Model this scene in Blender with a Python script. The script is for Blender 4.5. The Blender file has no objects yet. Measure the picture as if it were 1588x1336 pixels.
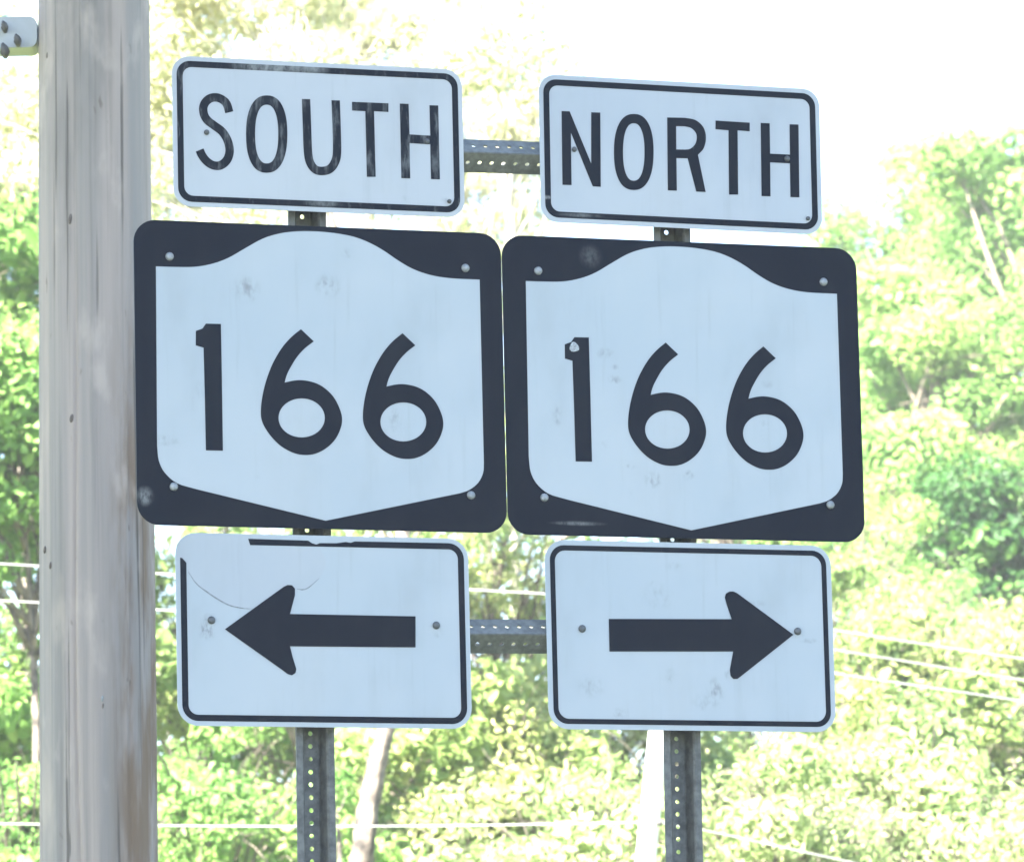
import bpy, bmesh, math, random
import numpy as np
from mathutils import Vector, Matrix

R = math.radians
scene = bpy.context.scene
col = scene.collection
random.seed(7)
rng = np.random.default_rng(11)

# ------------------------------------------------------------------ camera
FPX, PITCH, ROLL = 9268.1, R(9.0404), R(-1.1952)     # focal length in photo pixels, tilt, roll
CXP, CYP, CAMZ = 794.0, 668.0, 1.25
cr, sr = math.cos(ROLL), math.sin(ROLL)
r0 = Vector((1, 0, 0)); u0v = Vector((0, -math.sin(PITCH), math.cos(PITCH))); fw = Vector((0, math.cos(PITCH), math.sin(PITCH)))
cam_r = cr * r0 + sr * u0v
cam_u = -sr * r0 + cr * u0v
cam = bpy.data.cameras.new('camera')
cam_o = bpy.data.objects.new('camera', cam); col.objects.link(cam_o)
M = Matrix.Identity(4)
for i in range(3):
    M[i][0], M[i][1], M[i][2] = cam_r[i], cam_u[i], -fw[i]
M[2][3] = CAMZ
cam_o.matrix_world = M
cam.sensor_width = 36.0
cam.lens = 36.0 * FPX / 1588.0
cam.clip_start = 0.1; cam.clip_end = 3000
cam.dof.use_dof = True
cam.dof.focus_distance = 12.0
cam.dof.aperture_fstop = 15.0
scene.camera = cam_o

# ------------------------------------------------------------------ world, sun, exposure
SUN_EL, SUN_AZ = R(50), R(40)        # sun behind the camera, off to its left
sdir = Vector((-math.sin(SUN_AZ) * math.cos(SUN_EL), -math.cos(SUN_AZ) * math.cos(SUN_EL), math.sin(SUN_EL)))
w = bpy.data.worlds.new('World'); scene.world = w; w.use_nodes = True
nt = w.node_tree; nt.nodes.clear()
sky = nt.nodes.new('ShaderNodeTexSky'); sky.sky_type = 'NISHITA'; sky.sun_disc = False
sky.sun_elevation = SUN_EL
sky.sun_rotation = math.atan2(sdir.x, sdir.y)
sky.dust_density = 0.4; sky.ozone_density = 2.0
bg = nt.nodes.new('ShaderNodeBackground'); bg.inputs['Strength'].default_value = 0.05
wo = nt.nodes.new('ShaderNodeOutputWorld')
nt.links.new(sky.outputs[0], bg.inputs[0]); nt.links.new(bg.outputs[0], wo.inputs[0])
sun = bpy.data.lights.new('sun', 'SUN'); sun.energy = 5.0; sun.angle = R(0.53); sun.color = (1.0, 0.95, 0.86)
sun_o = bpy.data.objects.new('sun', sun); col.objects.link(sun_o)
sun_o.rotation_euler = (-sdir).to_track_quat('-Z', 'Y').to_euler()
vs = scene.view_settings
vs.view_transform = 'Standard'; vs.look = 'None'; vs.gamma = 1.0; vs.use_curve_mapping = False
vs.exposure = 3.7

# ------------------------------------------------------------------ helpers
def ray(px, py):
    x, y = px - CXP, py - CYP
    X = cr * x + sr * y; Y = -sr * x + cr * y          # undo the roll
    return (r0 * X - u0v * Y + fw * FPX)

def at_y(px, py, y):                                    # the point on a pixel's ray at forward distance y
    d = ray(px, py)
    return Vector((0, 0, CAMZ)) + d * (y / d.y)

D, YAW = 11.8463, R(18.3714)                            # the vertical plane that carries the signs
UD = Vector((math.cos(YAW), math.sin(YAW), 0)); ND = Vector((-math.sin(YAW), math.cos(YAW), 0))
def uv(px, py, back=0.0):                               # pixel -> (u along the sign plane, z)
    d = ray(px, py); o = Vector((0, 0, CAMZ)); p0 = Vector((0, D, 0)) + ND * back
    t = (p0 - o).dot(ND) / d.dot(ND)
    p = o + d * t
    return ((p - p0).dot(UD), p.z)
def plane_pt(u, z, back=0.0):
    return Vector((0, D, 0)) + UD * u + ND * back + Vector((0, 0, z))

def link(o, parent=None):
    col.objects.link(o)
    if parent is not None: o.parent = parent
    return o
def tag(o, label=None, cat=None, group=None, kind=None):
    if label: o['label'] = label
    if cat: o['category'] = cat
    if group: o['group'] = group
    if kind: o['kind'] = kind
    return o
def empty(name, loc, rot=(0, 0, 0)):
    o = bpy.data.objects.new(name, None); o.empty_display_size = 0.1
    o.location = loc; o.rotation_euler = rot
    return link(o)
def mesh_obj(name, verts, faces, mat, parent=None, smooth=False):
    me = bpy.data.meshes.new(name); me.from_pydata([tuple(v) for v in verts], [], [tuple(f) for f in faces]); me.update()
    bm = bmesh.new(); bm.from_mesh(me); bmesh.ops.recalc_face_normals(bm, faces=bm.faces); bm.to_mesh(me); bm.free()
    if smooth:
        for p in me.polygons: p.use_smooth = True
    me.materials.append(mat)
    return link(bpy.data.objects.new(name, me), parent)

def flat_shape(name, loops, mat, parent, y_front, thick):
    """A thin plate cut to 2D outlines (x, z); inner outlines are holes."""
    cu = bpy.data.curves.new('outline', 'CURVE'); cu.dimensions = '2D'; cu.fill_mode = 'BOTH'; cu.extrude = thick / 2
    for pts in loops:
        s = cu.splines.new('POLY'); s.points.add(len(pts) - 1); s.use_cyclic_u = True
        for i, p in enumerate(pts): s.points[i].co = (p[0], p[1], 0, 1)
    t = bpy.data.objects.new('outline', cu); col.objects.link(t)
    dg = bpy.context.evaluated_depsgraph_get(); dg.update()
    me = bpy.data.meshes.new_from_object(t.evaluated_get(dg))
    bpy.data.objects.remove(t); bpy.data.curves.remove(cu)
    me.name = name
    for v in me.vertices:
        x, z, e = v.co
        v.co = (x, y_front + thick / 2 - e, z)
    me.materials.clear(); me.materials.append(mat)
    bm = bmesh.new(); bm.from_mesh(me); bmesh.ops.recalc_face_normals(bm, faces=bm.faces); bm.to_mesh(me); bm.free()
    return link(bpy.data.objects.new(name, me), parent)

def rrect(w, h, r, n=8):
    pts = []
    for cx, cz, a0 in ((w/2-r, h/2-r, 0), (-w/2+r, h/2-r, 90), (-w/2+r, -h/2+r, 180), (w/2-r, -h/2+r, 270)):
        for i in range(n + 1):
            a = R(a0 + 90 * i / n); pts.append((cx + r*math.cos(a), cz + r*math.sin(a)))
    return pts
def smooth_path(pts, n=6, closed=False):                # Catmull-Rom
    P = [Vector(p).to_2d() if len(p) > 2 else Vector(p) for p in pts]
    out = []; m = len(P)
    rngi = range(m if closed else m - 1)
    for i in rngi:
        p1, p2 = P[i], P[(i+1) % m]
        p0 = P[(i-1) % m] if closed or i > 0 else p1 * 2 - p2
        p3 = P[(i+2) % m] if closed or i < m - 2 else p2 * 2 - p1
        for k in range(n):
            t = k / n
            out.append(0.5 * ((2*p1) + (p2-p0)*t + (2*p0-5*p1+4*p2-p3)*t*t + (3*p1-p0-3*p2+p3)*t**3))
    if not closed: out.append(P[-1])
    return out
def stroke(pts, wd):
    L, Rr = [], []
    for i, p in enumerate(pts):
        a = pts[max(i-1, 0)]; b = pts[min(i+1, len(pts)-1)]
        t = (b - a).normalized(); n = Vector((-t.y, t.x))
        L.append(p + n*wd/2); Rr.append(p - n*wd/2)
    return L + Rr[::-1]
def tube(verts_faces, pts, radii, seg=8, cap=True):
    """append a tube along 3D points to (verts, faces)"""
    V, F = verts_faces; base = len(V); n = len(pts)
    ref = Vector((0.13, 0.21, 0.97))
    for i, p in enumerate(pts):
        p = Vector(p); t = (Vector(pts[min(i+1, n-1)]) - Vector(pts[max(i-1, 0)])).normalized()
        a = t.cross(ref if abs(t.dot(ref)) < 0.95 else Vector((1, 0, 0))).normalized(); b = t.cross(a)
        for k in range(seg):
            an = 2*math.pi*k/seg
            V.append(p + (a*math.cos(an) + b*math.sin(an)) * radii[i])
    for i in range(n-1):
        for k in range(seg):
            k2 = (k+1) % seg
            F.append((base+i*seg+k, base+i*seg+k2, base+(i+1)*seg+k2, base+(i+1)*seg+k))
    if cap:
        F.append(tuple(base+k for k in range(seg))[::-1]); F.append(tuple(base+(n-1)*seg+k for k in range(seg)))

# ------------------------------------------------------------------ materials
class NT:
    def __init__(s, name):
        s.m = bpy.data.materials.new(name); s.m.use_nodes = True; s.t = s.m.node_tree; s.t.nodes.clear()
        s.out = s.n('ShaderNodeOutputMaterial')
    def n(s, ty, **kw):
        nd = s.t.nodes.new(ty)
        for k, v in kw.items(): setattr(nd, k, v)
        return nd
    def l(s, a, b): s.t.links.new(a, b)
    def set(s, sock, v):
        if hasattr(v, 'is_linked') or isinstance(v, bpy.types.NodeSocket): s.l(v, sock)
        else: sock.default_value = v
    def math(s, op, a, b=0.0, clamp=False):
        nd = s.n('ShaderNodeMath', operation=op, use_clamp=clamp); s.set(nd.inputs[0], a); s.set(nd.inputs[1], b); return nd.outputs[0]
    def mix(s, f, a, b):
        nd = s.n('ShaderNodeMix', data_type='RGBA'); s.set(nd.inputs[0], f); s.set(nd.inputs[6], a); s.set(nd.inputs[7], b); return nd.outputs[2]
    def coord(s, which='Object'): return s.n('ShaderNodeTexCoord').outputs[which]
    def scale(s, v, sc):
        nd = s.n('ShaderNodeVectorMath', operation='MULTIPLY'); s.set(nd.inputs[0], v); nd.inputs[1].default_value = sc; return nd.outputs[0]
    def noise(s, v, sc=5, detail=4, rough=0.5):
        nd = s.n('ShaderNodeTexNoise'); s.l(v, nd.inputs['Vector']); nd.inputs['Scale'].default_value = sc
        nd.inputs['Detail'].default_value = detail; nd.inputs['Roughness'].default_value = rough; return nd.outputs[0]
    def ramp(s, f, lo, hi):
        nd = s.n('ShaderNodeMapRange', interpolation_type='SMOOTHSTEP'); s.set(nd.inputs[0], f); nd.inputs[1].default_value = lo; nd.inputs[2].default_value = hi; return nd.outputs[0]
    def spot(s, v, x, z, rx, rz, rag=0.5):
        """a ragged mark of its own place and size on the object's face"""
        nd = s.n('ShaderNodeVectorMath', operation='SUBTRACT'); s.l(v, nd.inputs[0]); nd.inputs[1].default_value = (x, 0, z)
        q = s.scale(nd.outputs[0], (1/rx, 0, 1/rz))
        ln = s.n('ShaderNodeVectorMath', operation='LENGTH'); s.l(q, ln.inputs[0])
        f = s.ramp(ln.outputs['Value'], 1.0, 0.15)
        nz = s.ramp(s.noise(s.scale(v, (1, 1, .6)), 70, 5, 0.7), 0.60 - rag*0.45, 0.74)
        return s.math('MULTIPLY', f, nz)
    def princ(s, color, rough=0.5, metal=0.0, bump=None, bstr=0.2, bdist=0.01, spec=0.5):
        p = s.n('ShaderNodeBsdfPrincipled'); s.set(p.inputs['Base Color'], color); s.set(p.inputs['Roughness'], rough)
        p.inputs['Metallic'].default_value = metal; p.inputs['Specular IOR Level'].default_value = spec
        if bump is not None:
            b = s.n('ShaderNodeBump'); b.inputs['Strength'].default_value = bstr; b.inputs['Distance'].default_value = bdist
            s.l(bump, b.inputs['Height']); s.l(b.outputs[0], p.inputs['Normal'])
        s.l(p.outputs[0], s.out.inputs[0]); return s.m

WHITE = (0.350, 0.388, 0.425, 1); BLACK = (0.0045, 0.0075, 0.0155, 1); GREY = (0.13, 0.14, 0.15, 1)
def white_face(name, spots=(), base=WHITE):
    N = NT(name); v = N.coord()
    grime = N.ramp(N.noise(N.scale(v, (9, 9, 4)), 1.0, 5, 0.6), 0.45, 0.8)
    c = N.mix(N.math('MULTIPLY', grime, 0.22), base, (0.21, 0.215, 0.21, 1))
    c = N.mix(N.math('MULTIPLY', N.ramp(N.noise(v, 3.2, 3, 0.5), 0.38, 0.66), 0.36), c, (0.44, 0.45, 0.465, 1))  # broad paler clouds in the colour stand for soft dapples of light
    c = N.mix(N.math('MULTIPLY', N.ramp(N.noise(N.scale(v, (55, 55, 3.5)), 1.0, 4, 0.6), 0.55, 0.8), 0.14), c, (0.19, 0.195, 0.19, 1))
    for (x, z, rx, rz, k) in spots:
        c = N.mix(N.math('MULTIPLY', N.spot(v, x, z, rx*1.25, rz*1.25), k*.85), c, (0.13, 0.135, 0.13, 1))
    return N.princ(c, 0.42, 0, N.noise(v, 3.0, 2), 0.06, 0.02, 0.35)
def black_face(name, wear=0.05, spots=(), base=BLACK):
    N = NT(name); v = N.coord()
    f = N.ramp(N.noise(N.scale(v, (60, 60, 14)), 1.0, 5, 0.65), 0.75 - wear*2.2, 0.95 - wear*1.6)
    c = N.mix(f, base, GREY); c = N.mix(N.math('MULTIPLY', N.ramp(N.noise(N.scale(v, (11, 11, 5)), 1.0, 4, 0.6), 0.42, 0.75), 0.5), c, (0.010, 0.013, 0.020, 1))
    for (x, z, rx, rz, k) in spots:
        c = N.mix(N.math('MULTIPLY', N.spot(v, x, z, rx, rz, 0.9), k), c, (0.30, 0.31, 0.31, 1))
    return N.princ(c, 0.38, 0, N.noise(v, 60, 3), 0.05, 0.002, 0.08)
def plain(name, colr, rough=0.5, metal=0.0, var=0.25, sc=30, bstr=0.15, spec=0.5):
    N = NT(name); v = N.coord(); nz = N.noise(v, sc, 5, 0.6)
    dark = tuple(c * (1 - var) for c in colr[:3]) + (1,); lite = tuple(min(1, c * (1 + var)) for c in colr[:3]) + (1,)
    return N.princ(N.mix(N.ramp(nz, 0.3, 0.7), dark, lite), rough, metal, nz, bstr, 0.003, spec)
def leaf_mat(name, c1, c2, c3, trans=0.42):
    N = NT(name)
    a = N.n('ShaderNodeAttribute', attribute_name='tint').outputs['Fac']
    c = N.mix(N.ramp(a, 0.0, 0.55), c1, c2); c = N.mix(N.ramp(a, 0.6, 1.0), c, c3)
    d = N.n('ShaderNodeBsdfPrincipled'); N.l(c, d.inputs['Base Color']); d.inputs['Roughness'].default_value = 0.5; d.inputs['Specular IOR Level'].default_value = 0.3
    t = N.n('ShaderNodeBsdfTranslucent'); N.l(N.mix(0.5, c, c2), t.inputs[0])
    m = N.n('ShaderNodeMixShader'); m.inputs[0].default_value = trans
    N.l(d.outputs[0], m.inputs[1]); N.l(t.outputs[0], m.inputs[2]); N.l(m.outputs[0], N.out.inputs[0])
    return N.m

STEEL = plain('galvanised_steel', (0.102, 0.104, 0.100, 1), 0.55, 0.2, 0.35, 45)
BAR_STEEL = plain('weathered_angle_steel', (0.165, 0.168, 0.155, 1), 0.5, 0.2, 0.25, 60)
BOLT_GREY = plain('weathered_bolt', (0.085, 0.092, 0.10, 1), 0.5, 0.2, 0.2, 200)
BOLT = plain('zinc_bolt', (0.25, 0.265, 0.28, 1), 0.45, 0.2, 0.2, 200)
ALU = plain('bare_aluminium_edge', (0.55, 0.57, 0.58, 1), 0.4, 0.3, 0.1, 80)
BARK_PALE = plain('pale_bark', (0.13, 0.105, 0.085, 1), 0.85, 0, 0.85, 11, 1.0)
BARK = plain('brown_bark', (0.20, 0.16, 0.125, 1), 0.9, 0, 0.4, 22, 0.6)
POSTW = plain('white_post_paint', (0.78, 0.78, 0.75, 1), 0.6, 0, 0.06, 12, 0.1)
WIREM = plain('pale_wire', (0.34, 0.34, 0.335, 1), 0.5, 0.2, 0.1, 30)
TWIG = plain('pale_twig_bark', (0.34, 0.31, 0.265, 1), 0.85, 0, 0.3, 14, 0.5)
KNOT = plain('dark_knot_wood', (0.13, 0.105, 0.095, 1), 0.9, 0, 0.4, 60)
BOXM = plain('pale_box_plastic', (0.36, 0.38, 0.42, 1), 0.5, 0, 0.08, 10, 0.05)
DARKM = plain('dark_fitting', (0.085, 0.08, 0.08, 1), 0.7, 0, 0.3, 40)

# ------------------------------------------------------------------ terrain, road
def hgt(x, y):
    def ss(a, b, t):
        t = min(1, max(0, (t - a) / (b - a))); return t * t * (3 - 2 * t)
    wob = 0.12 * math.sin(x * 0.7 + y * 0.3) + 0.09 * math.sin(x * 0.31 - y * 0.53)
    return 2.6 * ss(16, 26.5, y) + 3.7 * ss(26, 54, y) + wob * ss(14, 20, y)
ys = [-150, -100, -60, -30, -12] + [-8 + i for i in range(0, 23)] + [15.5 + i * 0.7 for i in range(60)] + [60, 66, 75, 90, 120, 180, 300, 500, 800]
xs = [-450, -250, -120, -70, -45] + [-32 + i * 1.2 for i in range(54)] + [36, 50, 75, 120, 250, 450]
V = [(x, y, hgt(x, y)) for y in ys for x in xs]; nx = len(xs)
F = [(j*nx+i, j*nx+i+1, (j+1)*nx+i+1, (j+1)*nx+i) for j in range(len(ys)-1) for i in range(nx-1)]
N = NT('grassy_soil'); v = N.coord()
g = N.mix(N.ramp(N.noise(v, 1.3, 6, 0.65), 0.35, 0.65), (0.055, 0.085, 0.025, 1), (0.11, 0.13, 0.045, 1))
g = N.mix(N.ramp(N.noise(v, 0.6, 5, 0.6), 0.55, 0.7), g, (0.13, 0.10, 0.065, 1))
tag(mesh_obj('ground', V, F, N.princ(g, 0.95, 0, N.noise(v, 14, 6, 0.7), 0.7, 0.06, 0.1), smooth=True), kind='structure')
N = NT('asphalt'); v = N.coord()
asp = N.princ(N.mix(N.ramp(N.noise(v, 220, 3), 0.35, 0.7), (0.035, 0.035, 0.037, 1), (0.075, 0.074, 0.072, 1)), 0.85, 0, N.noise(v, 300, 3), 0.4, 0.004, 0.3)
road = tag(mesh_obj('road', [(-200, -5.5, .004), (200, -5.5, .004), (200, 8.5, .004), (-200, 8.5, .004)], [(0, 1, 2, 3)], asp), kind='structure')
mesh_obj('edge_line', [(-200, 7.85, .008), (200, 7.85, .008), (200, 7.97, .008), (-200, 7.97, .008)], [(0, 1, 2, 3)], plain('road_paint', (0.7, 0.7, 0.68, 1), 0.7, 0, 0.2, 40), road)

# sunlit haze over the whole place
hz = [(x, y, z) for x in (-470, 470) for y in (-170, 820) for z in (-1.6, 16)]
N = NT('sunlit_haze'); pv = N.n('ShaderNodeVolumePrincipled'); pv.inputs['Color'].default_value = (0.95, 0.97, 1, 1); pv.inputs['Density'].default_value = 0.0010; pv.inputs['Anisotropy'].default_value = 0.0
N.l(pv.outputs[0], N.out.inputs['Volume'])
tag(mesh_obj('haze', hz, [(0, 1, 3, 2), (4, 6, 7, 5), (0, 4, 5, 1), (2, 3, 7, 6), (0, 2, 6, 4), (1, 5, 7, 3)], N.m), kind='stuff')

# ------------------------------------------------------------------ signs
IN = 0.0254
SIGNS = {   # centre on the plane (u, height over the camera), lean, width, height (inches), from matching the six outlines
    'S': (-0.3940, 2.4681, 0.0019, 24*0.9944, 12), 'N': (0.3764, 2.4665, -0.0048, 24, 12),
    'L': (-0.3971, 1.9810, 0.0021, 30*0.9992+.094, 24), 'R': (0.3699, 1.9809, 0.0022, 30*1.0038+.094, 24),
    'A': (-0.3994, 1.4724, 0.0031, 24*0.9912, 15), 'B': (0.3709, 1.4768, 0.0032, 24*1.0075, 15)}
def sign_root(key, name, label, group):
    u, v, rt, wi, hi = SIGNS[key]
    o = empty(name, plane_pt(u, v + CAMZ), (0, -rt, YAW))
    return tag(o, label, 'sign', group)
def loc(key, px, py):                                   # pixel -> the sign's own (x, z)
    u, v, rt, wi, hi = SIGNS[key]
    a, b = uv(px, py); a -= u; b -= v + CAMZ
    return Vector((math.cos(rt)*a + math.sin(rt)*b, -math.sin(rt)*a + math.cos(rt)*b))
def L(key, pts, ox=0, oy=0, sc=1.0): return [loc(key, ox + x/sc, oy + y/sc) for x, y in pts]
def face_plate(key, root, mat, r, name='panel'):
    u, v, rt, wi, hi = SIGNS[key]
    p = flat_shape(name, [rrect(wi*IN, hi*IN, r)], mat, root, -0.001, 0.002)
    return p
def border(key, root, mat, inset=0.0095, th=0.0125, r=0.028):
    u, v, rt, wi, hi = SIGNS[key]
    W, H = wi*IN - 2*inset, hi*IN - 2*inset
    return flat_shape('border', [rrect(W, H, r), rrect(W-2*th, H-2*th, r-th*0.75)], mat, root, -0.0016, 0.0005)
def bolt(key, root, px, py, rad=0.0085, reach=0.03, mat=None):
    c = loc(key, px, py)
    V, F = [], []
    prof = [(0.0, -0.0075), (0.45, -0.0072), (0.8, -0.0058), (1.0, -0.0035), (1.0, -0.0012), (0.42, -0.0012), (0.42, reach)]
    n = 12
    for rr, y in prof:
        for k in range(n):
            a = 2*math.pi*k/n; V.append((c.x + rad*max(rr, 0.02)*math.cos(a), y, c.y + rad*max(rr, 0.02)*math.sin(a)))
    for i in range(len(prof)-1):
        for k in range(n): F.append((i*n+k, i*n+(k+1) % n, (i+1)*n+(k+1) % n, (i+1)*n+k))
    return mesh_obj('bolt', V, F, mat or (BOLT if key in 'LR' else BOLT_GREY), root, True)
LET = -0.0017
def letter(key, root, loops, mat, name='letter'):
    return flat_shape(name, loops, mat, root, LET, 0.0006)

INK_S = black_face('worn_black_ink', 0.13)
INK_N = black_face('black_ink', 0.045)
INK_R = black_face('route_black_ink', 0.02, base=(0.0045, 0.0075, 0.016, 1))
def ring_o(key, cx, cy, hw, hh, th):
    def el(a, b):
        pts = []
        for i in range(48):
            t = 2*math.pi*i/48; c, s_ = math.cos(t), math.sin(t); e = 2/2.35
            pts.append((cx + a*math.copysign(abs(c)**e, c) + 0.018*b*s_*0, cy + b*math.copysign(abs(s_)**e, s_)))
        return pts
    return [L(key, el(hw, hh)), L(key, el(hw-th, hh-th-0.5))]
def bar_poly(a, b, wd):                                 # four corners of a straight stroke in pixels
    a, b = Vector(a), Vector(b); t = (b-a).normalized(); n = Vector((-t.y, t.x))*wd/2
    return [a+n, b+n, b-n, a-n]
def h_outline(l0, l1, r0_, r1, b0, b1, wd, bt):
    h = wd/2; k = bt/2
    return [(l0[0]-h, l0[1]), (l0[0]+h, l0[1]+.5), (b0[0]+h, b0[1]-k), (b1[0]-h, b1[1]-k), (r0_[0]-h, r0_[1]), (r0_[0]+h, r0_[1]+.5),
            (r1[0]+h, r1[1]), (r1[0]-h, r1[1]-.5), (b1[0]-h, b1[1]+k), (b0[0]+h, b0[1]+k), (l1[0]+h, l1[1]), (l1[0]-h, l1[1]-.5)]
def t_outline(a, b, s0, s1, wd, sw):
    k = wd/2; h = sw/2; m0 = a[1] + (b[1]-a[1])*(s0[0]-a[0])/(b[0]-a[0])
    return [(a[0], a[1]-k), (b[0], b[1]-k), (b[0], b[1]+k), (s0[0]+h, m0+k), (s1[0]+h, s1[1]), (s1[0]-h, s1[1]), (s0[0]-h, m0+k), (a[0], a[1]+k)]

# --- SOUTH
so = sign_root('S', 'direction_sign', 'white sign reading SOUTH in worn black letters, above a route marker', 'direction signs above the route markers')
face_plate('S', so, white_face('south_face', [(*loc('S', 322, 207), .010, .010, .5), (*loc('S', 540, 278), .006, .006, .4), (*loc('S', 690, 312), .011, .008, .5), (*loc('S', 628, 308), .008, .006, .35)], (0.375, 0.395, 0.43, 1)), 0.036)
border('S', so, black_face('south_border_ink', 0.10, [(*loc('S', 420, 104), .10, .022, .9), (*loc('S', 480, 106), .05, .02, .8), (*loc('S', 500, 316), .05, .01, .5)]))
ssc = [(472, 468), (452, 405), (420, 372), (375, 354), (328, 360), (291, 388), (272, 432), (279, 488), (307, 532), (360, 572), (418, 617), (456, 678), (474, 748), (466, 808), (438, 852), (395, 877), (345, 873), (300, 845), (266, 803), (244, 757)]
letter('S', so, [stroke(smooth_path(L('S', ssc, 260, 80, 4.95), 5), 13.6*1.277e-3)], INK_S)
letter('S', so, ring_o('S', 413.3, 208.3, 32, 60, 14), INK_S)
letter('S', so, [stroke(smooth_path(L('S', [(474.3, 154), (475.8, 195), (477.3, 235), (480.5, 252), (488, 262.5), (498, 265.5), (510, 263), (518, 254), (522.3, 238), (521.8, 200), (520.2, 156)]), 6), 13.6*1.277e-3)], INK_S)
letter('S', so, [L('S', t_outline((545.6, 165), (602, 167.3), (573, 165), (575.5, 274.5), 13.5, 13.5))], INK_S)
letter('S', so, [L('S', h_outline((626.5, 161), (629, 277), (672.5, 163.5), (675, 278.5), (628, 215.5), (673.8, 217.5), 13.6, 13.6))], INK_S)
bolt('S', so, 320, 205.5, .0055); bolt('S', so, 661.5, 219.6, .0055); bolt('S', so, 696.5, 312.5, .0045, 0.004)

# --- NORTH
no = sign_root('N', 'direction_sign', 'white sign reading NORTH in dark letters, above a route marker', 'direction signs above the route markers')
face_plate('N', no, white_face('north_face', [(*loc('N', 892, 233), .010, .010, .6), (*loc('N', 1252, 339), .009, .009, .5), (*loc('N', 1010, 335), .02, .006, .3)], (0.345, 0.372, 0.415, 1)), 0.036)
border('N', no, black_face('north_border_ink', 0.05, [(*loc('N', 846, 306), .02, .006, .9), (*loc('N', 900, 334), .06, .006, .5)]))
n_out = [(870.5, 172.5), (883, 173), (916.5, 254), (916.5, 174.5), (930.5, 175), (931.3, 290), (919, 289.3), (885, 206), (886, 287.3), (872, 286.8)]
letter('N', no, [L('N', n_out)], INK_N)
letter('N', no, ring_o('N', 982.5, 236, 30.7, 59, 14), INK_N)
r_out = [(1034.3, 182.5), (1062, 183)] + [tuple(p) for p in smooth_path([(1062, 183), (1078, 186.5), (1090, 197), (1094.5, 213), (1091, 230), (1082, 240.5)], 5)] + [(1094, 298), (1079.5, 297.3), (1066, 245.8), (1048.6, 245.5), (1049.3, 296), (1035.3, 295.5)]
r_in = [(1048.2, 196)] + [tuple(p) for p in smooth_path([(1062, 196.3), (1071.5, 199), (1078.5, 206), (1080.2, 214.5), (1077.5, 224), (1070, 231), (1062, 232.3)], 4)] + [(1048.4, 232)]
letter('N', no, [L('N', r_out), L('N', r_in)], INK_N)
letter('N', no, [L('N', t_outline((1109.3, 194), (1162.3, 197.3), (1136.4, 195), (1137.3, 302), 13.5, 14))], INK_N)
letter('N', no, [L('N', h_outline((1186.2, 191), (1187.6, 304.8), (1231, 193), (1232.4, 306.3), (1187, 245.3), (1231.6, 246.9), 13.8, 13.5))], INK_N)
bolt('N', no, 890, 232, .0055); bolt('N', no, 1220, 246.5, .006); bolt('N', no, 1252.5, 339, .0045, 0.004)

# --- route markers
sh_l = [(135, 218), (200, 220), (290, 220), (365, 207), (430, 183), (500, 143), (570, 105), (640, 84), (710, 76), (780, 76), (860, 83), (935, 97), (1000, 121), (1060, 154), (1120, 195), (1180, 229), (1250, 253), (1330, 266), (1450, 272)]
sh_c1 = [(1467, 1015), (1464, 1056), (1444, 1096), (1408, 1125), (1372, 1138)]
sh_c2 = [(300, 1122), (222, 1098), (172, 1056), (147, 1006), (140, 945)]
def shield_loop():
    k = lambda pts: L('L', pts, 190, 330, 2.62)
    return smooth_path(k(sh_l), 4) + smooth_path(k(sh_c1), 4) + k([(825, 1250)]) + smooth_path(k(sh_c2), 4)
one = [(18, 185), (75, 165), (105, 122), (235, 125), (243, 600), (252, 1218), (105, 1215), (95, 700), (85, 330), (18, 310)]
six_o1 = [(925, 170)]; six_a = [(1037, 275), (960, 335), (890, 412), (830, 510), (802, 570), (785, 630)]
six_b = [(785, 630), (865, 613), (940, 610), (1040, 630), (1125, 674), (1200, 745), (1252, 835), (1280, 930), (1270, 1020), (1222, 1120), (1142, 1198), (1050, 1244), (960, 1255), (870, 1240), (770, 1190), (690, 1120), (622, 1030), (586, 950), (580, 860), (595, 740), (627, 610), (680, 470), (758, 335), (840, 240), (925, 170)]
def six(dx, dy, s):
    def f(pts): return [loc('L', 300 + 430/5.567 + (x-430)/5.567*s + dx, 480 + y/5.567 + dy) for x, y in pts]
    inner = [(932 + 200*math.cos(2*math.pi*i/40), 935 + 168*math.sin(2*math.pi*i/40)) for i in range(40)]
    return [smooth_path(f(six_a), 4)[:-1] + smooth_path(f(six_b), 4), f(inner)]
def route(key, label, spots, bolts, black_spots):
    o = sign_root(key, 'route_sign', label, 'black and white route markers')
    bk = black_face('route_field_' + key, 0.02, black_spots, base=(0.0045, 0.0075, 0.016, 1))
    face_plate(key, o, bk, 0.045)
    off = Vector((0.0034 if key == 'R' else 0.0, 0))
    mv = lambda loops: [[p + off for p in lp] for lp in loops]
    flat_shape('shield', mv([shield_loop()]), white_face('route_face_' + key, spots), o, -0.0016, 0.0006)
    flat_shape('digit', mv([L('L', one, 300, 480, 5.567)]), INK_R, o, -0.0022, 0.0005)
    flat_shape('digit', mv(six(0, 0, 1)), INK_R, o, -0.0022, 0.0005)
    flat_shape('digit', mv(six(158.5, 6.2, 0.99)), INK_R, o, -0.0022, 0.0005)
    for b in bolts: bolt(key, o, *b)
    for py in (bolts[0][1]*.5 + bolts[1][1]*.5, bolts[2][1]*.5 + bolts[3][1]*.5):
        c = loc(key, (bolts[0][0] + bolts[1][0])/2, py); hw = SIGNS[key][3]*IN/2 - 0.05; hh = 0.02
        Vb = [(x, y, c.y + z) for x in (-hw, hw) for y in (0.002, 0.0345) for z in (-hh, hh)]
        mesh_obj('back_strap', Vb, [(0, 1, 3, 2), (4, 6, 7, 5), (0, 4, 5, 1), (2, 3, 7, 6), (0, 2, 6, 4), (1, 5, 7, 3)], STEEL, o)
    return o
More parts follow.
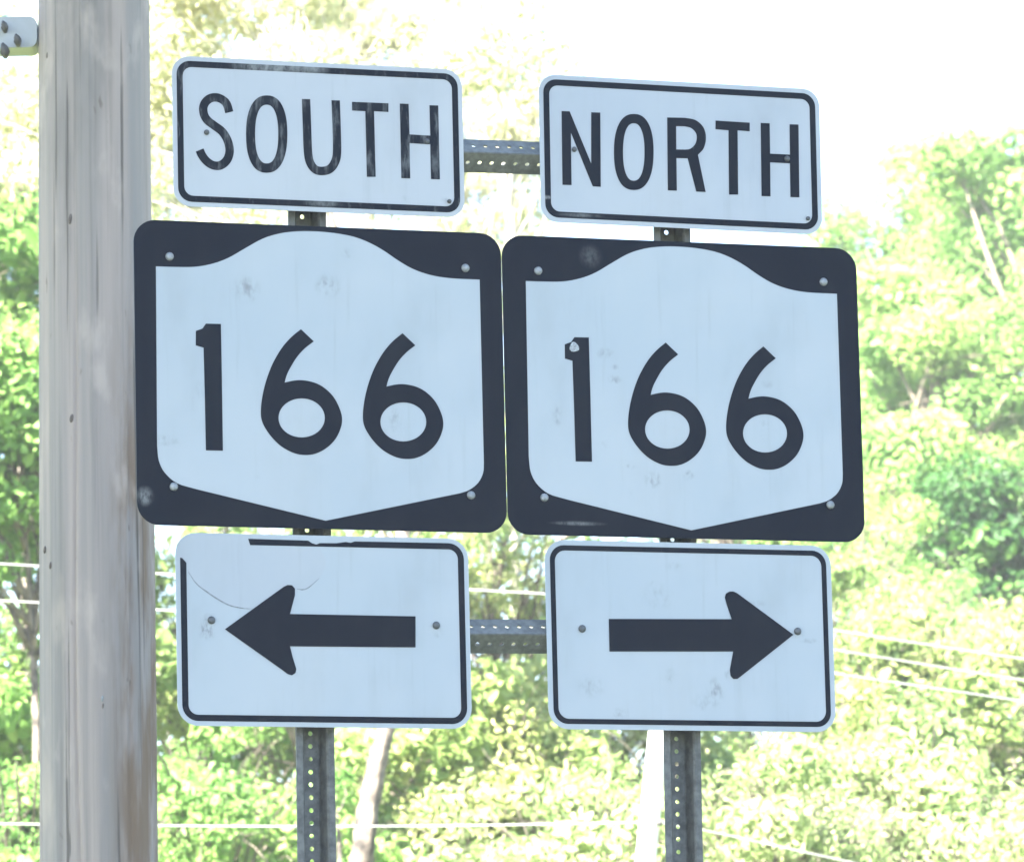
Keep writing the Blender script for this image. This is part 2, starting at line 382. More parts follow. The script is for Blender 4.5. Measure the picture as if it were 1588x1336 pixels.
zl = lambda x, y: (190 + x/2.62, 330 + y/2.62)
zr = lambda x, y: (770 + x/2.62, 340 + y/2.62)
rl = route('L', 'square black route marker with white shield 166, joined below the SOUTH sign',
      [(*loc('L', *zl(500, 308)), .030, .030, .75), (*loc('L', *zl(832, 298)), .028, .024, .85), (*loc('L', *zl(912, 165)), .014, .012, .5), (*loc('L', *zl(318, 720)), .012, .02, .5), (*loc('L', *zl(175, 925)), .035, .014, .5), (*loc('L', *zl(1105, 832)), .016, .022, .5), (*loc('L', *zl(545, 1065)), .008, .008, .6), (*loc('L', *zl(1090, 890)), .02, .014, .3)],
      [zl(190, 178), zl(1392, 225), zl(207, 1112), zl(1415, 1147)], [(*loc('L', *zl(90, 1150)), .022, .024, .8)])
rr_ = route('R', 'square black route marker with white shield 166, joined below the NORTH sign',
      [(*loc('R', *zr(440, 545)), .022, .012, .55), (*loc('R', *zr(488, 602)), .013, .007, .7), (*loc('R', *zr(478, 650)), .015, .010, .8), (*loc('R', *zr(247, 800)), .012, .022, .75), (*loc('R', *zr(635, 1058)), .020, .018, .9), (*loc('R', *zr(780, 1040)), .014, .012, .7), (*loc('R', *zr(545, 1003)), .010, .006, .8), (*loc('R', *zr(1100, 670)), .014, .010, .4), (*loc('R', *zr(430, 920)), .010, .010, .4), (*loc('R', *zr(545, 1120)), .007, .016, .5), (*loc('R', *zr(1085, 828)), .012, .008, .45)],
      [zr(168, 210), zr(1327, 255), zr(193, 1130), zr(1355, 1160)], [(*loc('R', *zr(330, 1235)), .07, .006, .5), (*loc('R', *zr(380, 150)), .03, .03, .25)])
# a ring-shaped bullet dent in the figure 1
c = loc('R', 890, 538.5); V, F = [], []
for rr, y in ((.0100, -.0022), (.0085, -.0032), (.0070, -.0024), (.0058, -.0022), (.0045, -.0030), (.0030, -.0026), (.0004, -.0024)):
    for k in range(14):
        a = 2*math.pi*k/14; q = 1 + .12*math.sin(3*a+rr*900); V.append((c.x + rr*q*math.cos(a), y, c.y + rr*q*math.sin(a)))
for i in range(6):
    for k in range(14): F.append((i*14+k, i*14+(k+1) % 14, (i+1)*14+(k+1) % 14, (i+1)*14+k))
dn = mesh_obj('dent', V, F, plain('chipped_paint', (0.33, 0.35, 0.37, 1), 0.5, 0.1, 0.45, 300), rr_, True); dn['label'] = 'small ring shaped dent in the painted figure 1'

# --- arrows
ar_l = [(370, 437), (597, 273), (612, 266), (629, 267), (641, 280), (641, 305), (622, 378), (1107, 387), (1107, 507), (622, 503), (632, 545), (646, 590), (643, 606), (629, 615), (612, 610), (597, 598)]
ar_r = [(1122, 458), (905, 298), (890, 291), (875, 291), (861, 299), (857, 314), (863, 338), (883, 398), (408, 397), (411, 523), (889, 523), (876, 595), (879, 617), (890, 629), (905, 629), (920, 618)]
za = lambda x, y: (200 + x/2.4933, 800 + y/2.4933)
zb = lambda x, y: (780 + x/2.4933, 800 + y/2.4933)
al = sign_root('A', 'arrow_sign', 'white sign with left-pointing black arrow, its black border torn off at one corner', 'arrow signs below the route markers')
face_plate('A', al, white_face('peeled_arrow_face', [(*loc('A', *za(312, 410)), .018, .018, 1.1), (*loc('A', *za(302, 445)), .020, .018, 1.15), (*loc('A', *za(1195, 450)), .012, .012, .5), (*loc('A', *za(330, 95)), .11, .02, .35), (*loc('A', *za(250, 100)), .06, .02, .3)]), 0.042)
# border with its torn stretches left out, drawn as three runs of tape
u_, v_, rt_, wi_, hi_ = SIGNS['A']; W_, H_ = wi_*IN/2-.0095, hi_*IN/2-.0095; th = .0125; rb = .032
ink_a = black_face('arrow_border_ink', 0.04)
def arc(cx, cz, r, a0, a1, n=8): return [(cx + r*math.cos(R(a0+(a1-a0)*i/n)), cz + r*math.sin(R(a0+(a1-a0)*i/n))) for i in range(n+1)]
x_tear = loc('A', *za(462, 95)).x; z_tear = loc('A', *za(200, 168)).y
nick = [loc('A', *za(x, 0)).x for x in (690, 705, 722, 735, 800, 835, 855, 870)]
outer = [(x_tear-.001, H_), (nick[0], H_-.001), (nick[1], H_-.006), (nick[2], H_-.0085), (nick[3], H_-.0055), (nick[4], H_-.005), (nick[5], H_-.002), (nick[6], H_-.0035), (nick[7], H_-.0005)] + arc(W_-rb, H_-rb, rb, 90, 0) + arc(W_-rb, -H_+rb, rb, 0, -90) + arc(-W_+rb, -H_+rb, rb, -90, -180) + [(-W_, z_tear+.004)]
inner = [(-W_+th*.35, z_tear+.003), (-W_+th, z_tear-.006)] + arc(-W_+rb, -H_+rb, rb-th, -180, -90) + arc(W_-rb, -H_+rb, rb-th, -90, 0) + arc(W_-rb, H_-rb, rb-th, 0, 90) + [(x_tear+.003, H_-th)]
bo = flat_shape('border', [outer + inner], ink_a, al, -0.0016, 0.0005); bo['label'] = 'black border torn away at one corner and chipped along the top'
flat_shape('arrow', [L('A', ar_l, 200, 800, 2.4933)], INK_R, al, -0.0020, 0.0006)
# grey lines along the curled edges of the patched film
cre = plain('film_edge_grey', (0.20, 0.215, 0.23, 1), 0.7, 0, 0.3, 150)
for pts in ([(228, 215), (262, 262), (300, 292), (345, 322), (390, 345), (440, 356), (478, 358)], [(648, 281), (672, 284), (695, 275), (735, 240)]):
    P = smooth_path(L('A', pts, 200, 800, 2.4933), 5)
    n = len(P); Lf, Rt = [], []
    for i, p in enumerate(P):
        a = P[max(i-1, 0)]; b = P[min(i+1, n-1)]; t = (b-a).normalized(); nn = Vector((-t.y, t.x)); k = 0.0013*math.sin(math.pi*(i+.6)/(n+.2))**.6
        Lf.append(p+nn*k); Rt.append(p-nn*k)
    flat_shape('film_crease', [Lf + Rt[::-1]], cre, al, -0.0015, 0.0004)
pk = smooth_path(L('A', [(228, 215), (262, 262), (300, 292), (345, 322), (390, 345), (440, 356), (520, 345), (600, 300), (648, 281), (690, 278), (735, 240), (760, 180), (740, 128)], 200, 800, 2.4933), 5)
cx_, cz_ = -wi_*IN/2+.042, hi_*IN/2-.042
corner = [Vector((p[0], p[1])) for p in [(x_tear, hi_*IN/2-.0025)] + arc(cx_, cz_, .0395, 90, 180) + [(-wi_*IN/2+.0025, z_tear)]]
fp_ = flat_shape('film_patch', [pk + [Vector((x_tear+.004, H_-th-.001))] + corner + [Vector((-W_+th+.001, z_tear-.008))]], white_face('patched_film', [], (0.35, 0.375, 0.41, 1)), al, -0.0012, 0.0003); fp_['label'] = 'paler patch of film peeling at the corner'
bolt('A', al, *za(318, 402), .0078); bolt('A', al, *za(1187, 422), .0078)
ar = sign_root('B', 'arrow_sign', 'white sign with right-pointing black arrow inside a complete black border', 'arrow signs below the route markers')
face_plate('B', ar, white_face('arrow_face', [(*loc('B', *zb(660, 195)), .018, .010, .5), (*loc('B', *zb(980, 335)), .022, .010, .6), (*loc('B', *zb(820, 675)), .020, .030, .75), (*loc('B', *zb(780, 720)), .03, .02, .4), (*loc('B', *zb(650, 615)), .014, .016, .5), (*loc('B', *zb(340, 660)), .035, .022, .5), (*loc('B', *zb(455, 760)), .02, .012, .7), (*loc('B', *zb(1185, 482)), .022, .006, .8), (*loc('B', *zb(600, 310)), .04, .03, .3), (*loc('B', *zb(575, 262)), .012, .008, .5), (*loc('B', *zb(1140, 452)), .016, .012, .7), (*loc('B', *zb(865, 612)), .008, .010, .6)]), 0.042)
border('B', ar, black_face('arrow_border_ink_complete', 0.05), 0.0105, 0.0105, 0.030)
flat_shape('arrow', [L('B', ar_r, 780, 800, 2.4933)], INK_R, ar, -0.0020, 0.0006)
bolt('B', ar, *zb(305, 435), .0078); bolt('B', ar, *zb(1138, 445), .0078)

# ------------------------------------------------------------------ perforated steel: posts and angle bars
def holed_strip(V, F, n, pitch, half, hr, fn, skip=()):
    """n cells along a strip, each with a round hole; fn(along, across) -> 3D point"""
    K = 12
    for i in range(n):
        s0 = i*pitch; b = len(V)
        sq = [(s0, -half), (s0+pitch, -half), (s0+pitch, half), (s0, half)]
        for p in sq: V.append(fn(*p))
        if i in skip:
            F.append((b, b+1, b+2, b+3)); continue
        for k in range(K):
            a = -math.pi*3/4 + 2*math.pi*k/K
            V.append(fn(s0+pitch/2+hr*math.cos(a), hr*math.sin(a)))
        for q in range(4):                              # each side of the cell fans to its quarter of the hole
            c0, c1 = b+q, b+(q+1) % 4; h = [b+4+(q*3+j) % K for j in range(4)]
            F += [(c0, h[1], h[0]), (c0, c1, h[2], h[1]), (c1, h[3], h[2])]
def solid(o, t, off=1.0):
    m = o.modifiers.new('thickness', 'SOLIDIFY'); m.thickness = t; m.offset = off; return o
POST_BACK = 0.036
def u_post(px_top, py_top, px_bot, py_bot, top_z, label):
    u1, z1 = uv(px_top, py_top, POST_BACK); u2, z2 = uv(px_bot, py_bot, POST_BACK)
    sl = (u1-u2)/(z1-z2); ub = u2 - sl*(z2)
    o = tag(empty('sign_post', plane_pt(ub, 0, POST_BACK), (0, math.atan(sl), YAW)), label, 'post', 'perforated steel sign posts')
    n = int(top_z/IN)
    V, F = [], []
    holed_strip(V, F, n, IN, 0.0155, 0.0048, lambda s, c: (c, 0.036, s), ())
    wb = mesh_obj('web', V, F, STEEL, o); solid(wb, 0.003, 0)
    for sg in (-1, 1):
        prof = [(0.0155, 0.0365), (0.019, 0.033), (0.0245, 0.003), (0.027, 0.0), (0.038, 0.0), (0.0385, 0.0025)]
        V = [(sg*x, y, z) for z in (0, n*IN*0.5, n*IN) for x, y in prof]; m = len(prof)
        F = [(j*m+i, j*m+i+1, (j+1)*m+i+1, (j+1)*m+i) for j in range(2) for i in range(m-1)]
        solid(mesh_obj('flange', V, F, STEEL, o), 0.003, 0)
    return o
u_post(476.5, 340, 491.3, 1300, CAMZ + 2.57, 'galvanised perforated steel post carrying the SOUTH route signs')
u_post(1042.5, 365, 1061, 1300, CAMZ + 2.57, 'galvanised perforated steel post carrying the NORTH route signs')

def angle_bar(pl, pr, label, leg=0.047):
    """perforated angle, corner towards the road, behind two signs; pl/pr = pixels on its corner edge"""
    ua, za_ = uv(*pl, 0.003); ub, zb_ = uv(*pr, 0.003)
    ext0, ext1 = -0.66, 0.64
    sl = (zb_-za_)/(ub-ua)
    o = tag(empty('angle_bar', plane_pt(ext0, za_ + sl*(ext0-ua), 0.003), (0, -math.atan(sl), YAW)), label, 'bar', 'perforated angle bars between the signs')
    n = int((ext1-ext0)/IN); q = leg*math.sqrt(.5)
    for sg, nm in ((1, 'upper_leg'), (-1, 'lower_leg')):
        V, F = [], []
        holed_strip(V, F, n, IN, leg/2, 0.0047, lambda s, c: (s + (0 if sg > 0 else 0.012), (leg/2+c)*math.sqrt(.5), sg*(leg/2+c)*math.sqrt(.5)))
        solid(mesh_obj(nm, V, F, BAR_STEEL, o), 0.003, 0)
    return o
angle_bar((725, 236.5), (828, 240), 'perforated steel angle bar joining the SOUTH and NORTH signs')
angle_bar((738, 983), (845, 983.5), 'perforated steel angle bar joining the two arrow signs')

# ------------------------------------------------------------------ wooden utility pole
PY = 14.5
pt, pb = at_y(146, 0, PY), at_y(153, 1336, PY)
ax = (pt - pb); axn = ax / ax.z
p_base = pb - axn * pb.z
r_bot = (183/FPX)*PY/2*1.005; r_top = (175/FPX)*PY/2*1.005
def prad(z):
    return r_bot + (r_top-r_bot)*(z-pb.z)/(pt.z-pb.z)*1.0
POLE_H = 9.2
pole = tag(empty('utility_pole', p_base), 'weathered grey wooden utility pole standing beside the signs', 'utility pole')
NA, NZ = 220, 330
zz = np.linspace(0, POLE_H, NZ); aa = np.linspace(0, 2*np.pi, NA, endpoint=False)
Z, A = np.meshgrid(zz, aa, indexing='ij')
rad = r_bot + (r_top-r_bot)*(Z-pb.z)/(pt.z-pb.z)
rad = np.clip(rad, 0.09, 0.16)
rad += 0.0010*np.sin(A*9+Z*0.7) + 0.0007*np.sin(A*23+Z*1.9) + 0.0012*np.sin(Z*1.3+A*2)
prng = np.random.default_rng(5)
for k in range(34):                                     # drying cracks of limited length
    a0 = prng.uniform(0, 2*np.pi); zc = prng.uniform(0, POLE_H); ln = prng.uniform(0.3, 1.6); wd = prng.uniform(0.02, 0.04); dp = prng.uniform(0.002, 0.007)
    da = (A - a0 - 0.04*np.sin(Z*2.1+k) - 0.02*np.sin(Z*5.3+k*2) + np.pi) % (2*np.pi) - np.pi
    rad -= dp*np.exp(-(da/wd)**2)*np.clip(1-((Z-zc)/ln)**2, 0, 1)
for k in range(60):                                     # shallow scars and knots
    a0 = prng.uniform(0, 2*np.pi); zc = prng.uniform(0.2, POLE_H); wa = prng.uniform(0.05, 0.14); wz = prng.uniform(0.02, 0.07)
    da = (A - a0 + np.pi) % (2*np.pi) - np.pi
    rad -= prng.uniform(0.001, 0.0035)*np.exp(-(da/wa)**2-((Z-zc)/wz)**2)
V = np.stack([rad*np.cos(A)+axn.x*Z, rad*np.sin(A)+axn.y*Z, Z], -1).reshape(-1, 3).tolist()
F = [(j*NA+i, j*NA+(i+1) % NA, (j+1)*NA+(i+1) % NA, (j+1)*NA+i) for j in range(NZ-1) for i in range(NA)]
F.append(tuple((NZ-1)*NA+i for i in range(NA)))
N = NT('weathered_pole_wood'); v = N.coord()
gr = N.noise(N.scale(v, (46, 46, 0.8)), 1.0, 6, 0.6)
gr2 = N.noise(N.scale(v, (14, 14, 0.35)), 1.0, 5, 0.6)
dapple = N.noise(N.scale(v, (7, 7, 2.2)), 1.0, 4, 0.55)
c = N.mix(N.ramp(gr2, 0.35, 0.68), (0.36, 0.30, 0.28, 1), (0.26, 0.235, 0.23, 1))
c = N.mix(N.math('MULTIPLY', N.ramp(gr, 0.5, 0.72), 0.45), c, (0.165, 0.15, 0.145, 1))
c = N.mix(N.math('MULTIPLY', N.ramp(dapple, 0.56, 0.74), 0.65), c, (0.43, 0.355, 0.315, 1))  # pinkish dappled sunlight painted into the wood colour
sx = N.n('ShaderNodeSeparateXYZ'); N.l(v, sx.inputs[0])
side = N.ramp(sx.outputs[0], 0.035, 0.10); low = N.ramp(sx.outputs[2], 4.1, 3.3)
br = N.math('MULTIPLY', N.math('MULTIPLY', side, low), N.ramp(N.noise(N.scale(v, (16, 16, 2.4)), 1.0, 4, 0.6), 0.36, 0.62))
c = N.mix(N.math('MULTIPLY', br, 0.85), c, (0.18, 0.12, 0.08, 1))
c = N.mix(N.math('MULTIPLY', N.ramp(N.noise(N.scale(v, (5, 5, 1.1)), 1.0, 5, 0.6), 0.54, 0.7), 0.45), c, (0.17, 0.155, 0.15, 1))
ck = N.ramp(N.noise(N.scale(v, (58, 58, 0.7)), 1.0, 3, 0.5), 0.635, 0.70)
c = N.mix(N.math('MULTIPLY', ck, 0.75), c, (0.09, 0.08, 0.075, 1))
fl = N.ramp(N.noise(N.scale(v, (34, 34, 13)), 1.0, 2, 0.5), 0.70, 0.78)
c = N.mix(N.math('MULTIPLY', fl, 0.7), c, (0.13, 0.10, 0.085, 1))
c = N.mix(N.math('MULTIPLY', N.ramp(N.noise(N.scale(v, (6.5, 6.5, 2.6)), 1.3, 4, 0.55), 0.55, 0.68), 0.5), c, (0.48, 0.40, 0.365, 1))  # further sun dapples, put in as pale pink blotches
hgtn = N.math('SUBTRACT', N.math('ADD', gr, N.math('MULTIPLY', gr2, 0.6)), N.math('MULTIPLY', ck, 0.8))
mesh_obj('shaft', V, F, N.princ(c, 0.9, 0, hgtn, 0.5, 0.006, 0.15), pole, True)
# nails and staples left in the wood
def on_pole(px, py):
    d = ray(px, py); o = Vector((0, 0, CAMZ)); t = PY/d.y; P = o + d*t
    cx = p_base.x + axn.x*P.z; r_ = float(np.clip(prad(P.z), .09, .16)); dx = P.x - cx
    dx = max(-r_*.97, min(r_*.97, dx)); return Vector((P.x, p_base.y + axn.y*P.z - math.sqrt(r_*r_-dx*dx), P.z)) - p_base
for (px, py, s) in ((165, 1093, 4), (166, 1104, 2.6), (78, 97, 4), (115, 355, 5), (314/2.67, 300+965/2.67, 6), (73, 858, 4), (83, 884, 4)):
    c_ = on_pole(px, py); s_ = s/FPX*PY; V, F = [], []
    for i, (rr, dy) in enumerate(((0.05, -.0035), (.7, -.0028), (1, -.0005), (1, .006))):
        for k in range(9): V.append((c_.x+rr*s_*.6*math.cos(k*.698), c_.y+dy, c_.z+rr*s_*(1.2+.25*(s % 3))*math.sin(k*.698+.3)))
    for i in range(3):
        for k in range(9): F.append((i*9+k, i*9+(k+1) % 9, (i+1)*9+(k+1) % 9, (i+1)*9+k))
    mesh_obj('nail', V, F, BOLT if (px, py) == (165, 1093) else KNOT, pole, True)
# pale fitting behind the pole, at its upper part
b0, b1 = at_y(-26, 34, 14.52), at_y(60, 80, 14.52)
bx = tag(empty('utility_box', ((b0.x+b1.x)/2, 14.52, b1.z)), 'small pale box with dark clamps fixed to the wooden utility pole', 'box')
hw, hh = (b1.x-b0.x)/2, (b0.z-b1.z)
V = [(x, y, z) for y in (-.05, .05) for x, z in [(p[0], p[1]+hh/2) for p in rrect(hw*2, hh, .02, 4)]]
n = len(V)//2
mesh_obj('case', V, [tuple(range(n)), tuple(range(n, 2*n))[::-1]] + [(i, (i+1) % n, n+(i+1) % n, n+i) for i in range(n)], BOXM, bx)
for (px, py, s) in ((7, 42, 6), (27, 63, 6.5), (7, 79, 8)):
    q = at_y(px, py, 14.46); s_ = s/FPX*14.5; V, F = [], []
    q = q - bx.location
    tube((V, F), [q+Vector((-.3*s_, -.012, s_*1.3)), q+Vector((0, -.016, s_*.4)), q+Vector((.2*s_, -.016, -s_*.5)), q+Vector((.1*s_, .012, -s_))], [s_*.25, s_*.8, s_, s_*.5], 10)
    mesh_obj('clamp', V, F, DARKM, bx, True)

# ------------------------------------------------------------------ fence on the bank: white post and pale wires
FY = 26.0
def fence_post(pxy_top, pxy_bot, y, label):
    a, b = at_y(*pxy_top, y), at_y(*pxy_bot, y); d = (a-b)/(a.z-b.z)
    gz = hgt(b.x, y); base = b + d*(gz-0.15-b.z)
    o = tag(empty('fence_post', base), label, 'post', 'fence posts on the bank')
    h = a.z - base.z; V, F = [], []
    pts = [d*t for t in (0, h*.3, h*.6, h*.97, h)]
    tube((V, F), pts, [.046, .044, .043, .042, .036], 20)
    mesh_obj('shaft', V, F, POSTW, o, True)
    return o, base, d
fp, fbase, fd = fence_post((1045, 905), (1001, 1336), FY, 'white fence post standing on the overgrown bank behind the signs')
for py in (932, 966, 1000, 1275):                       # dark insulator knobs where the wires tie on
    c_ = at_y(1000+31*(1336-py)/431+18, py, FY-0.045) - fbase; V, F = [], []
    tube((V, F), [c_+Vector((0, .02, 0)), c_+Vector((0, 0, 0)), c_+Vector((0, -.022, 0))], [.012, .016, .010], 10)
    mesh_obj('insulator', V, F, DARKM, fp, True)
def wire(pts, label):
    P3 = [at_y(px, py, y) for px, py, y in pts]
    P = []
    for i in range(len(P3)-1):
        for k in range(6): P.append(P3[i].lerp(P3[i+1], k/6))
    P.append(P3[-1])
    # smooth the kinks a little
    for _ in range(4): P = [P[0]] + [(P[i-1]+P[i]*2+P[i+1])/4 for i in range(1, len(P)-1)] + [P[-1]]
    o = P[0].copy(); V, F = [], []
    tube((V, F), [p-o for p in P], [.0033]*len(P), 8)
    m = mesh_obj('fence_wire', V, F, WIREM, None, True); m.location = o
    return tag(m, label, 'wire', 'fence wires behind the signs')
wire([(-900, 836, 25.2), (0, 873, 25.6), (250, 890, 25.7), (790, 917, 25.9), (1036, 932, 25.95)], 'upper of the close pair of pale wires passing behind the wooden utility pole')
wire([(-900, 893, 25.2), (0, 930, 25.6), (250, 946, 25.7), (790, 975, 25.9), (1032, 966, 25.95)], 'lower of the close pair of pale wires passing behind the wooden utility pole')
wire([(-900, 1262, 25.2), (0, 1277, 25.6), (400, 1281, 25.75), (700, 1280, 25.87), (1022, 1274, 25.95)], 'pale wire crossing behind both sign posts near their feet')
wire([(1036, 932, 25.95), (1300, 978, 26.2), (1588, 1022, 26.5), (2300, 1120, 27.2)], 'topmost of three pale wires running down from the white fence post')
wire([(1032, 966, 25.95), (1300, 1008, 26.2), (1588, 1055, 26.5), (2300, 1160, 27.2)], 'middle of three pale wires running down from the white fence post')
wire([(1030, 1000, 25.95), (1300, 1045, 26.2), (1588, 1087, 26.5), (2300, 1190, 27.2)], 'lowest of three pale wires running down from the white fence post')
wire([(1022, 1274, 25.95), (1100, 1288, 26.0), (1290, 1330, 26.2), (1588, 1394, 26.5), (2300, 1530, 27.2)], 'pale wire slanting down from the knot on the white fence post into the shrubs')
fence_post((-900, 800), (-905, 1336), 25.2, 'white fence post farther along the bank beyond the utility pole')
fence_post((2300, 1080), (2296, 1600), 27.2, 'white fence post farther along the bank where the wires drop')

# ------------------------------------------------------------------ vegetation
def leaf_mesh(name, pos, size, nrm_bias, mat, parent, tint, narrow=0.55, up=0.8, out_dir=None):
    n = len(pos)
    nr = rng.normal(size=(n, 3)); nr[:, 2] += up
    if out_dir is not None: nr += out_dir*nrm_bias
    nr /= np.linalg.norm(nr, axis=1, keepdims=True)
    t = rng.normal(size=(n, 3)); t -= (t*nr).sum(1, keepdims=True)*nr; t /= np.linalg.norm(t, axis=1, keepdims=True)
    b = np.cross(nr, t)
    L_ = size*rng.uniform(0.4, 1.4, size=(n, 1)); W_ = L_*narrow; fold = L_*rng.uniform(0.05, 0.2, size=(n, 1)); droop = L_*rng.uniform(-.05, .22, size=(n, 1))
    base = pos - t*L_*.5
    v = np.empty((n, 6, 3))
    v[:, 0] = base
    v[:, 1] = base + t*L_*.33 + b*W_*.5 + nr*fold
    v[:, 2] = base + t*L_*.72 + b*W_*.36 + nr*fold*.6 - nr*droop*.5
    v[:, 3] = base + t*L_ - nr*droop
    v[:, 4] = base + t*L_*.72 - b*W_*.36 + nr*fold*.6 - nr*droop*.5
    v[:, 5] = base + t*L_*.33 - b*W_*.5 + nr*fold
    idx = np.arange(n)[:, None]*6
    faces = np.concatenate([idx+np.array([[0, 1, 2, 3]]), idx+np.array([[0, 3, 4, 5]])], 1).reshape(-1)
    me = bpy.data.meshes.new(name)
    me.vertices.add(n*6); me.vertices.foreach_set('co', v.reshape(-1).astype(np.float32))
    me.loops.add(len(faces)); me.loops.foreach_set('vertex_index', faces.astype(np.int32))
    nf = n*2; me.polygons.add(nf)
    me.polygons.foreach_set('loop_start', (np.arange(nf)*4).astype(np.int32))
    me.update(calc_edges=True)
    at = me.attributes.new('tint', 'FLOAT', 'POINT'); at.data.foreach_set('value', np.repeat(tint, 6).astype(np.float32))
    me.materials.append(mat)
    return link(bpy.data.objects.new(name, me), parent)

def make_tree(name, label, cat, group, center, radii, n_leaf, leaf, mat, bark, trunk_r, clumps=40, clump_r=0.30, base=None, shell=0.55, up=0.8, trunk_path=None, limb_r=0.35, twigs=True, tint_shift=0.0, stems=0, narrow=0.55, limb_mat=None):
    """a plant rooted in the ground: trunk with limbs, crown of leaf clumps with uneven outline"""
    C = Vector(center)
    if base is None: base = Vector((C.x + random.uniform(-.2, .2), C.y + random.uniform(-.1, .2), 0))
    base = Vector(base)
    if not trunk_path: base.z = hgt(base.x, base.y) - 0.1
    o = tag(empty(name, base), label, cat, group)
    Rr = np.array(radii)
    d = rng.normal(size=(clumps, 3)); d /= np.linalg.norm(d, axis=1, keepdims=True)
    rad_ = rng.uniform(shell, 1.0, size=(clumps, 1))
    lump = 1 + 0.16*np.sin(d[:, :1]*5+C.x) + 0.14*np.sin(d[:, 2:3]*7+C.y)
    cc = d*rad_*lump*Rr
    cs = clump_r*rng.uniform(0.6, 1.4, size=(clumps, 1))
    w_ = (cs[:, 0]**2); w_ /= w_.sum()
    which = rng.choice(clumps, size=n_leaf, p=w_)
    q = rng.normal(size=(n_leaf, 3)); q /= np.linalg.norm(q, axis=1, keepdims=True); q *= rng.uniform(0.25, 1.0, size=(n_leaf, 1))**0.6
    off = q*cs[which]*np.array([1.15, 1.15, 0.75])
    pos = cc[which] + off
    ct = rng.uniform(0, 1, size=clumps)
    tint = np.clip(0.72*ct[which] + 0.28*rng.uniform(size=n_leaf) + tint_shift, 0, 1)
    od = q + 0.5*d[which]
    Cl = np.array(C - base)
    csz = rng.choice([0.6, 0.8, 1.0, 1.0, 1.25, 1.6], size=clumps)
    leaf_mesh('crown', pos + Cl, leaf*csz[which][:, None], 0.9, mat, o, tint, narrow, up, od)['kind'] = 'stuff'
    # trunk and limbs
    V, F = [], []
    if trunk_path:
        tp = [Vector(p) - base for p in trunk_path]
    else:
        top = Vector(Cl) + Vector((0, 0, Rr[2]*0.5)); tp = [Vector((0, 0, 0))]
        for k in range(1, 7):
            f = k/6; tp.append(top*f + Vector((random.uniform(-1, 1), random.uniform(-1, 1), 0))*0.05*Rr[0])
    n = len(tp); tr = [trunk_r*(1-0.72*i/(n-1)) for i in range(n)]
    fine = []; fr = []
    for i in range(n-1):
        for k in range(5): fine.append(tp[i].lerp(tp[i+1], k/5)); fr.append(tr[i]+(tr[i+1]-tr[i])*k/5)
    fine.append(tp[-1]); fr.append(tr[-1])
    for _ in range(2): fine = [fine[0]] + [(fine[i-1]+fine[i]*2+fine[i+1])/4 for i in range(1, len(fine)-1)] + [fine[-1]]
    tube((V, F), fine, fr, 16)
    for q_ in range(len(V)):                            # ridged, knobbly bark
        k = q_ % 16; h_ = q_//16
        if h_ < len(fine): V[q_] = fine[h_] + (V[q_]-fine[h_])*(1 + .13*math.sin(k*2.4+h_*.35) + random.uniform(-.12, .12) + .25*max(0, math.sin(h_*1.1+k*.4))**6)
    mesh_obj('trunk', V, F, bark, o, True)
    V, F = [], []
    for k in range(clumps):
        e = Vector(cc[k] + Cl)
        # start on the trunk a little below the clump
        zt = e.z - (0.4 + random.random()*0.5)*Rr[2]*0.8
        s = min(range(n), key=lambda i: abs(tp[i].z - zt)); f = random.random(); s2 = max(0, s-1); P0 = tp[s].lerp(tp[s2], f*.6)
        mid = P0.lerp(e, 0.5) + Vector((random.uniform(-1, 1), random.uniform(-1, 1), random.uniform(-.3, 1)))*0.12*(e-P0).length
        r_ = trunk_r*limb_r*random.uniform(.5, 1)
        tube((V, F), [P0, P0.lerp(mid, .5) + Vector((0, 0, -.02)), mid, mid.lerp(e, .5), e], [r_, r_*.8, r_*.6, r_*.4, r_*.15], 5)
        if twigs:
            for _ in range(3):
                e2 = e + Vector((random.gauss(0, 1), random.gauss(0, 1), random.gauss(0, .7)))*float(cs[k, 0])*.9
                m2 = e.lerp(e2, .5) + Vector((0, 0, random.uniform(-.05, .05)))
                tube((V, F), [mid.lerp(e, .6), m2, e2], [r_*.3, r_*.2, r_*.08], 4, False)
    for _ in range(stems):                              # bare canes arching out of the leaves
        a = random.uniform(0, 2*math.pi); P0 = Vector(Cl) + Vector((math.cos(a)*Rr[0]*.3, -abs(math.sin(a))*Rr[1]*.3, random.uniform(-.6, .1)*Rr[2]))
        e = Vector(Cl) + Vector((math.cos(a)*Rr[0]*random.uniform(.5, 1.2), -abs(math.sin(a))*Rr[1]*random.uniform(.8, 1.25), random.uniform(-.4, 1.0)*Rr[2]))
        m_ = P0.lerp(e, .55) + Vector((0, 0, random.uniform(.05, .25)*Rr[2])); r_ = random.choice((.002, .003, .003, .004, .008))
        tube((V, F), [P0, P0.lerp(m_, .6)+Vector((0, 0, .03)), m_, m_.lerp(e, .5)+Vector((0, 0, .02)), e], [r_, r_, r_*.8, r_*.6, r_*.3], 5)
    if F: mesh_obj('limbs', V, F, limb_mat or bark, o, True)
    return o

